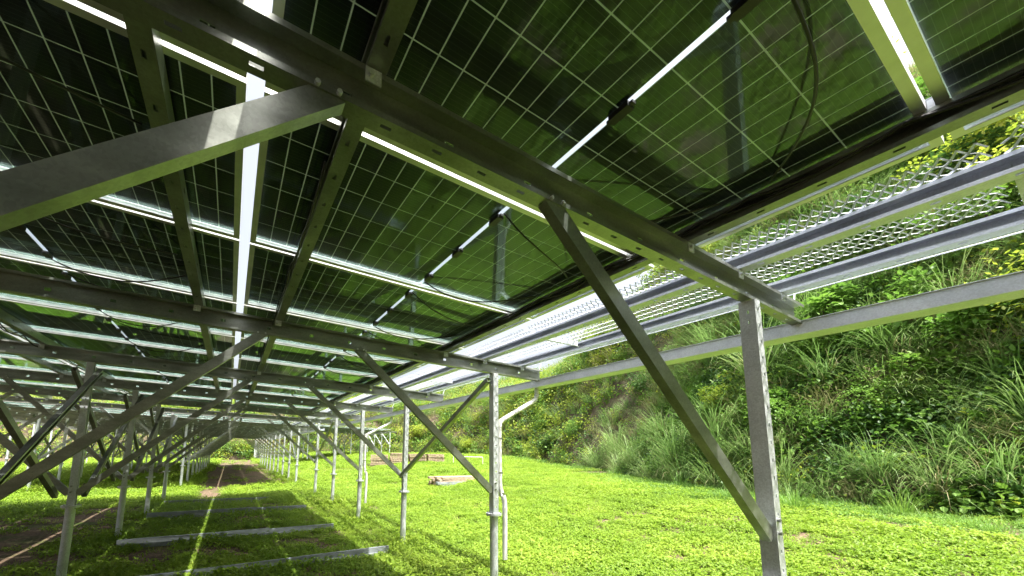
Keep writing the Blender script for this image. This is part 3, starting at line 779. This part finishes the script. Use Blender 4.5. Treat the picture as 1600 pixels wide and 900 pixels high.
# earth slips left open low on the bank
for (a0, a1, dlo, dhi) in ((71, 84, .1, 2.0), (87, 100, .1, 1.7)):
    bare = np.where((az > a0+2*q2) & (az < a1+2*q1) & (d_ > dlo) & (d_ < dhi+q2), .13, bare)
k = RNG.random(len(bare)) < bare
P, nn, q1, q2, d_ = P[k], nn[k], q1[k], q2[k], d_[k]; n = len(P)
far = sstep(20, 50, np.hypot(P[:, 0], P[:, 1]))
u = RNG.random(n)+.9*q2
idx = np.where(u < .05, 3, np.where(u < .15, 4, np.where(u < .55, RNG.integers(0, 3, n), np.where(u < .68, 5+RNG.integers(0, 2, n), np.where(u < .90, 7, 8)))))
idx = np.where((far > .35) & (RNG.random(n) < .45), 5+RNG.integers(0, 2, n), idx)
sc = RNG.uniform(.7, 1.35, n)*(1+1.5*far)
scatter('hillside_creepers', P, RNG.uniform(0, 6.28, n), RNG.normal(0, .25, n), sc, idx, lsrc, 'dense mixed green creepers covering the steep hillside')

# arching grass tufts along the foot of the bank
TUFT = [blades(RR, 190, .28, 1.0, 2.1, .022, M['blade'], 'tuft_blades', 1.15, 7, .75) for _ in range(3)]
DRY = [blades(RR, 60, .26, .7, 1.5, .018, M['blade_dry'], 'dry_blades', 1.5, 6, 1.0) for _ in range(2)]
# direction from the camera (degrees from the row line), distance up the slope, size
tufts = [(46, .2, 1.0), (48.5, .0, .8), (50.5, .2, 1.15), (52, .6, 1.2), (53.5, .1, 1.05), (55, .3, 1.25), (56.5, 1.0, 1.2), (57.5, .1, 1.0), (59, .5, 1.2), (60.5, .1, .95),
         (62, .9, 1.15), (64, .2, .9), (66, .7, 1.0), (67.5, .1, .85), (69.5, .4, .95), (71, .1, .7), (73.5, .2, .75), (77, .5, .8), (81, .4, .95), (84.5, .5, 1.05), (86, 1.4, 1.0), (70, 2.2, 1.1), (63, 2.4, 1.2), (75, 2.8, 1.1), (66.5, 3.4, 1.2), (58, 2.6, 1.1), (79.5, 3.6, 1.1), (88.5, 2.5, 1.1)]
FA = np.degrees(np.arctan2(FC[:, 0], FC[:, 1]))
def at_az(a, d):
    i = np.where(FC[:, 1] > -11)[0]; aa = FA[i]; o_ = np.argsort(aa); s = np.interp(a, aa[o_], i[o_].astype(float))
    p, _ = hill_pt(np.array([s]), np.array([d])); return p[0]
tufts.sort(key=lambda t: -t[0])
for i, (a, d, s) in enumerate(tufts):
    p = at_az(a, d); o = empty('grass_tuft', (p[0], p[1], p[2]-.05)); o.rotation_euler.z = RR.uniform(0, 6.28); s *= 1.25 if 50 < a < 65 else .9; o.scale = (s, s, s*RR.uniform(.9, 1.1))
    link('green_blades', RR.choice(TUFT), o)
    if i % 3 != 1: link('dry_blades', RR.choice(DRY), o)
    tag(o, 'tall arching grass tuft %s, %s tuft counted from the right' % ('at the foot of the bank' if d < 1 else 'up on the bank', ordw(i)), 'grass tuft', 'grass tufts along the bank')

# small green tufts standing at the lawn's edge
SM = [blades(RR, 90, .16, .35, .8, .010, M['leaf'], 'fine_blades', .6, 5, .6) for _ in range(2)]
for i, (px, py, s) in enumerate(((10.6, 3.6, 1.0), (11.3, 2.2, .8), (11.0, 5.0, .7), (12.4, 7.0, .9), (15.4, 11.8, 1.0))):
    o = link('weed_tuft', SM[i % 2]); o.location = (px, py, gz1(px, py)-.02); o.scale = (s, s, s)
    tag(o, 'small upright green weed tuft on the lawn edge, %s from the right' % ordw(i), 'weed', 'weed tufts at the lawn edge')

# shrubs on the slope
def shrub_meshes(rr, R, H, n, ll, lw, mat):
    V, Fs = [], []; lob = [(Vector((rr.gauss(0, .38)*R, rr.gauss(0, .38)*R, H*rr.uniform(.3, .85))), rr.uniform(.28, .55)*R) for _ in range(9)]
    for i in range(n):
        c, r = rr.choice(lob); d = Vector((rr.gauss(0, 1), rr.gauss(0, 1), rr.gauss(.25, 1))).normalized()
        base = c+d*r*rr.uniform(.55, 1.05); d2 = (d+Vector((rr.gauss(0, .6), rr.gauss(0, .6), rr.gauss(-.25, .5)))).normalized()
        s = d2.cross(Vector((0, 0, 1)))
        s = s.normalized() if s.length > .01 else Vector((1, 0, 0)); nn = s.cross(d2); l = ll*rr.uniform(.6, 1.35); w = lw*rr.uniform(.7, 1.2); b = len(V)
        V += [base, base+d2*l*.4+s*w*.5+nn*w*.12, base+d2*l*.75+s*w*.33, base+d2*l-nn*w*.15, base+d2*l*.75-s*w*.33, base+d2*l*.4-s*w*.5+nn*w*.12]
        Fs += [(b, b+1, b+2, b+3), (b, b+3, b+4, b+5)]
    fol = mesh_np('foliage', V, Fs, mat)
    m = MB()
    for c, r in lob:
        m.tube([Vector((0, 0, -.15)), Vector((c.x*.3, c.y*.3, c.z*.45)), c], [.035*R, .022*R, .008*R], 6)
    return fol, m.mesh('stem', M['bark'])
KIND = [('broad leaved green', 'leaf', .135, .105), ('yellow green', 'leaf_yellow', .11, .07), ('dark green', 'leaf_dark', .10, .065), ('fine leaved green', 'leaf', .085, .05)]
SH = [[shrub_meshes(RR, 1.0, 1.5, 1900, k[2], k[3], M[k[1]]) for _ in range(2)] for k in KIND]
sp = [(89, 1.6, 1.0, 0), (87.5, 3.6, 1.2, 0), (86, 6, 1.3, 1), (84, 2.8, 1.0, 0), (82, 4.8, 1.2, 3), (80, 2.4, .9, 0), (79, 6.5, 1.3, 2), (77.5, 3.4, 1.1, 0), (75.5, 1.9, .9, 3), (74, 4.6, 1.2, 0), (72, 2.6, 1.0, 0),
      (71, 6.0, 1.2, 2), (69, 1.3, .9, 3), (68, 3.4, 1.1, 0), (66.5, 5.4, 1.2, 2), (65, 1.4, 1.0, 0), (63.5, 3.6, 1.2, 3), (61.5, 1.6, .8, 1), (60, 4.0, 1.3, 2), (58, 1.8, 1.0, 3), (56, 3.6, 1.2, 2),
      (54, 5.5, 1.4, 1), (52, 2.6, 1.2, 2), (49, 4.5, 1.4, 2), (46, 1.2, 1.2, 3), (43, .6, 1.2, 2), (41, 2.0, 1.5, 3), (38, .8, 1.4, 2), (35, 1.5, 1.6, 3), (32, .8, 1.5, 1), (28, 1.2, 1.7, 3), (85, 7, 1.2, 1), (78, 7, 1.2, 1),
      (70, 9.5, 1.6, 1), (62, 8.5, 1.6, 0), (55, 9.5, 1.8, 1), (48, 8.5, 1.8, 1), (42, 7, 1.9, 1), (36, 6, 2.0, 1), (24, 2.5, 2.0, 1), (20, 2, 2.0, 3), (88, 5.0, 1.1, 1), (90.5, 3.0, 1.1, 0)]
sp.sort(key=lambda t: -t[0])
cnt = {}
for (a, d, s, kd) in sp:
    p = at_az(a, d); i = cnt.get(kd, 0); cnt[kd] = i+1
    o = empty('shrub', (p[0], p[1], p[2]-.1)); o.rotation_euler.z = RR.uniform(0, 6.28); o.scale = (s, s, s*RR.uniform(.8, 1.1))
    f_, st = RR.choice(SH[kd]); link('foliage', f_, o); link('stem', st, o)
    tag(o, '%s shrub on the bank, %s of its kind counted from the right' % (KIND[kd][0], ordw(i)), 'shrub', 'shrubs on the hillside')

# small trees high on the slope
def tree(p, H, R, mat, label):
    o = empty('tree', p); m = MB(); rr = RR
    top = Vector((rr.gauss(0, .3), rr.gauss(0, .3), H*.8)); m.tube([(0, 0, -.3), top*.5+Vector((.1, 0, 0)), top], [.11, .08, .03], 8)
    V, Fs = [], []
    tips = []
    for k in range(13):
        t = rr.uniform(.4, 1); b0 = top*t; a = rr.uniform(0, 6.28); e = b0+Vector((math.cos(a)*R*rr.uniform(.4, 1), math.sin(a)*R*rr.uniform(.4, 1), rr.uniform(0, .25)*H))
        m.tube([b0, b0.lerp(e, .5)+Vector((0, 0, .1)), e], [.03, .02, .008], 5); tips += [e, b0.lerp(e, .6)]
    m.build('trunk', M['bark'], o)
    for i in range(2600):
        c = rr.choice(tips); q = c+Vector((rr.gauss(0, .36), rr.gauss(0, .36), rr.gauss(0, .22)))
        d = Vector((rr.gauss(0, 1), rr.gauss(0, 1), rr.gauss(-.4, .5))).normalized(); s = d.cross(Vector((0, 0, 1))).normalized(); l, ww, b = rr.uniform(.1, .2), rr.uniform(.05, .09), len(V)
        V += [q, q+d*l*.5+s*ww*.5, q+d*l, q+d*l*.5-s*ww*.5]; Fs += [(b, b+1, b+2, b+3)]
    link('crown', mesh_np('crown', V, Fs, mat), o)
    tag(o, label, 'tree', 'small trees on the hillside')
for a, d, H, R, mt, lb in ((87.6, 2.6, 1.9, 1.1, 'leaf_yellow', 'small yellow green tree high on the bank at the right edge'), (66, 8.5, 4, 1.8, 'leaf', 'small green tree high on the bank behind the walkway'),
                       (58.5, 7, 4, 2, 'leaf_yellow', 'small yellow tree on the slope behind the outer gutter'), (45, 5, 4.5, 2.2, 'leaf_yellow', 'yellow green tree on the far slope above the gutter end'), (33, 4, 5, 2.5, 'leaf', 'green tree on the slope beyond the pallets')):
    tree(at_az(a, d), H, R, M[mt], lb)
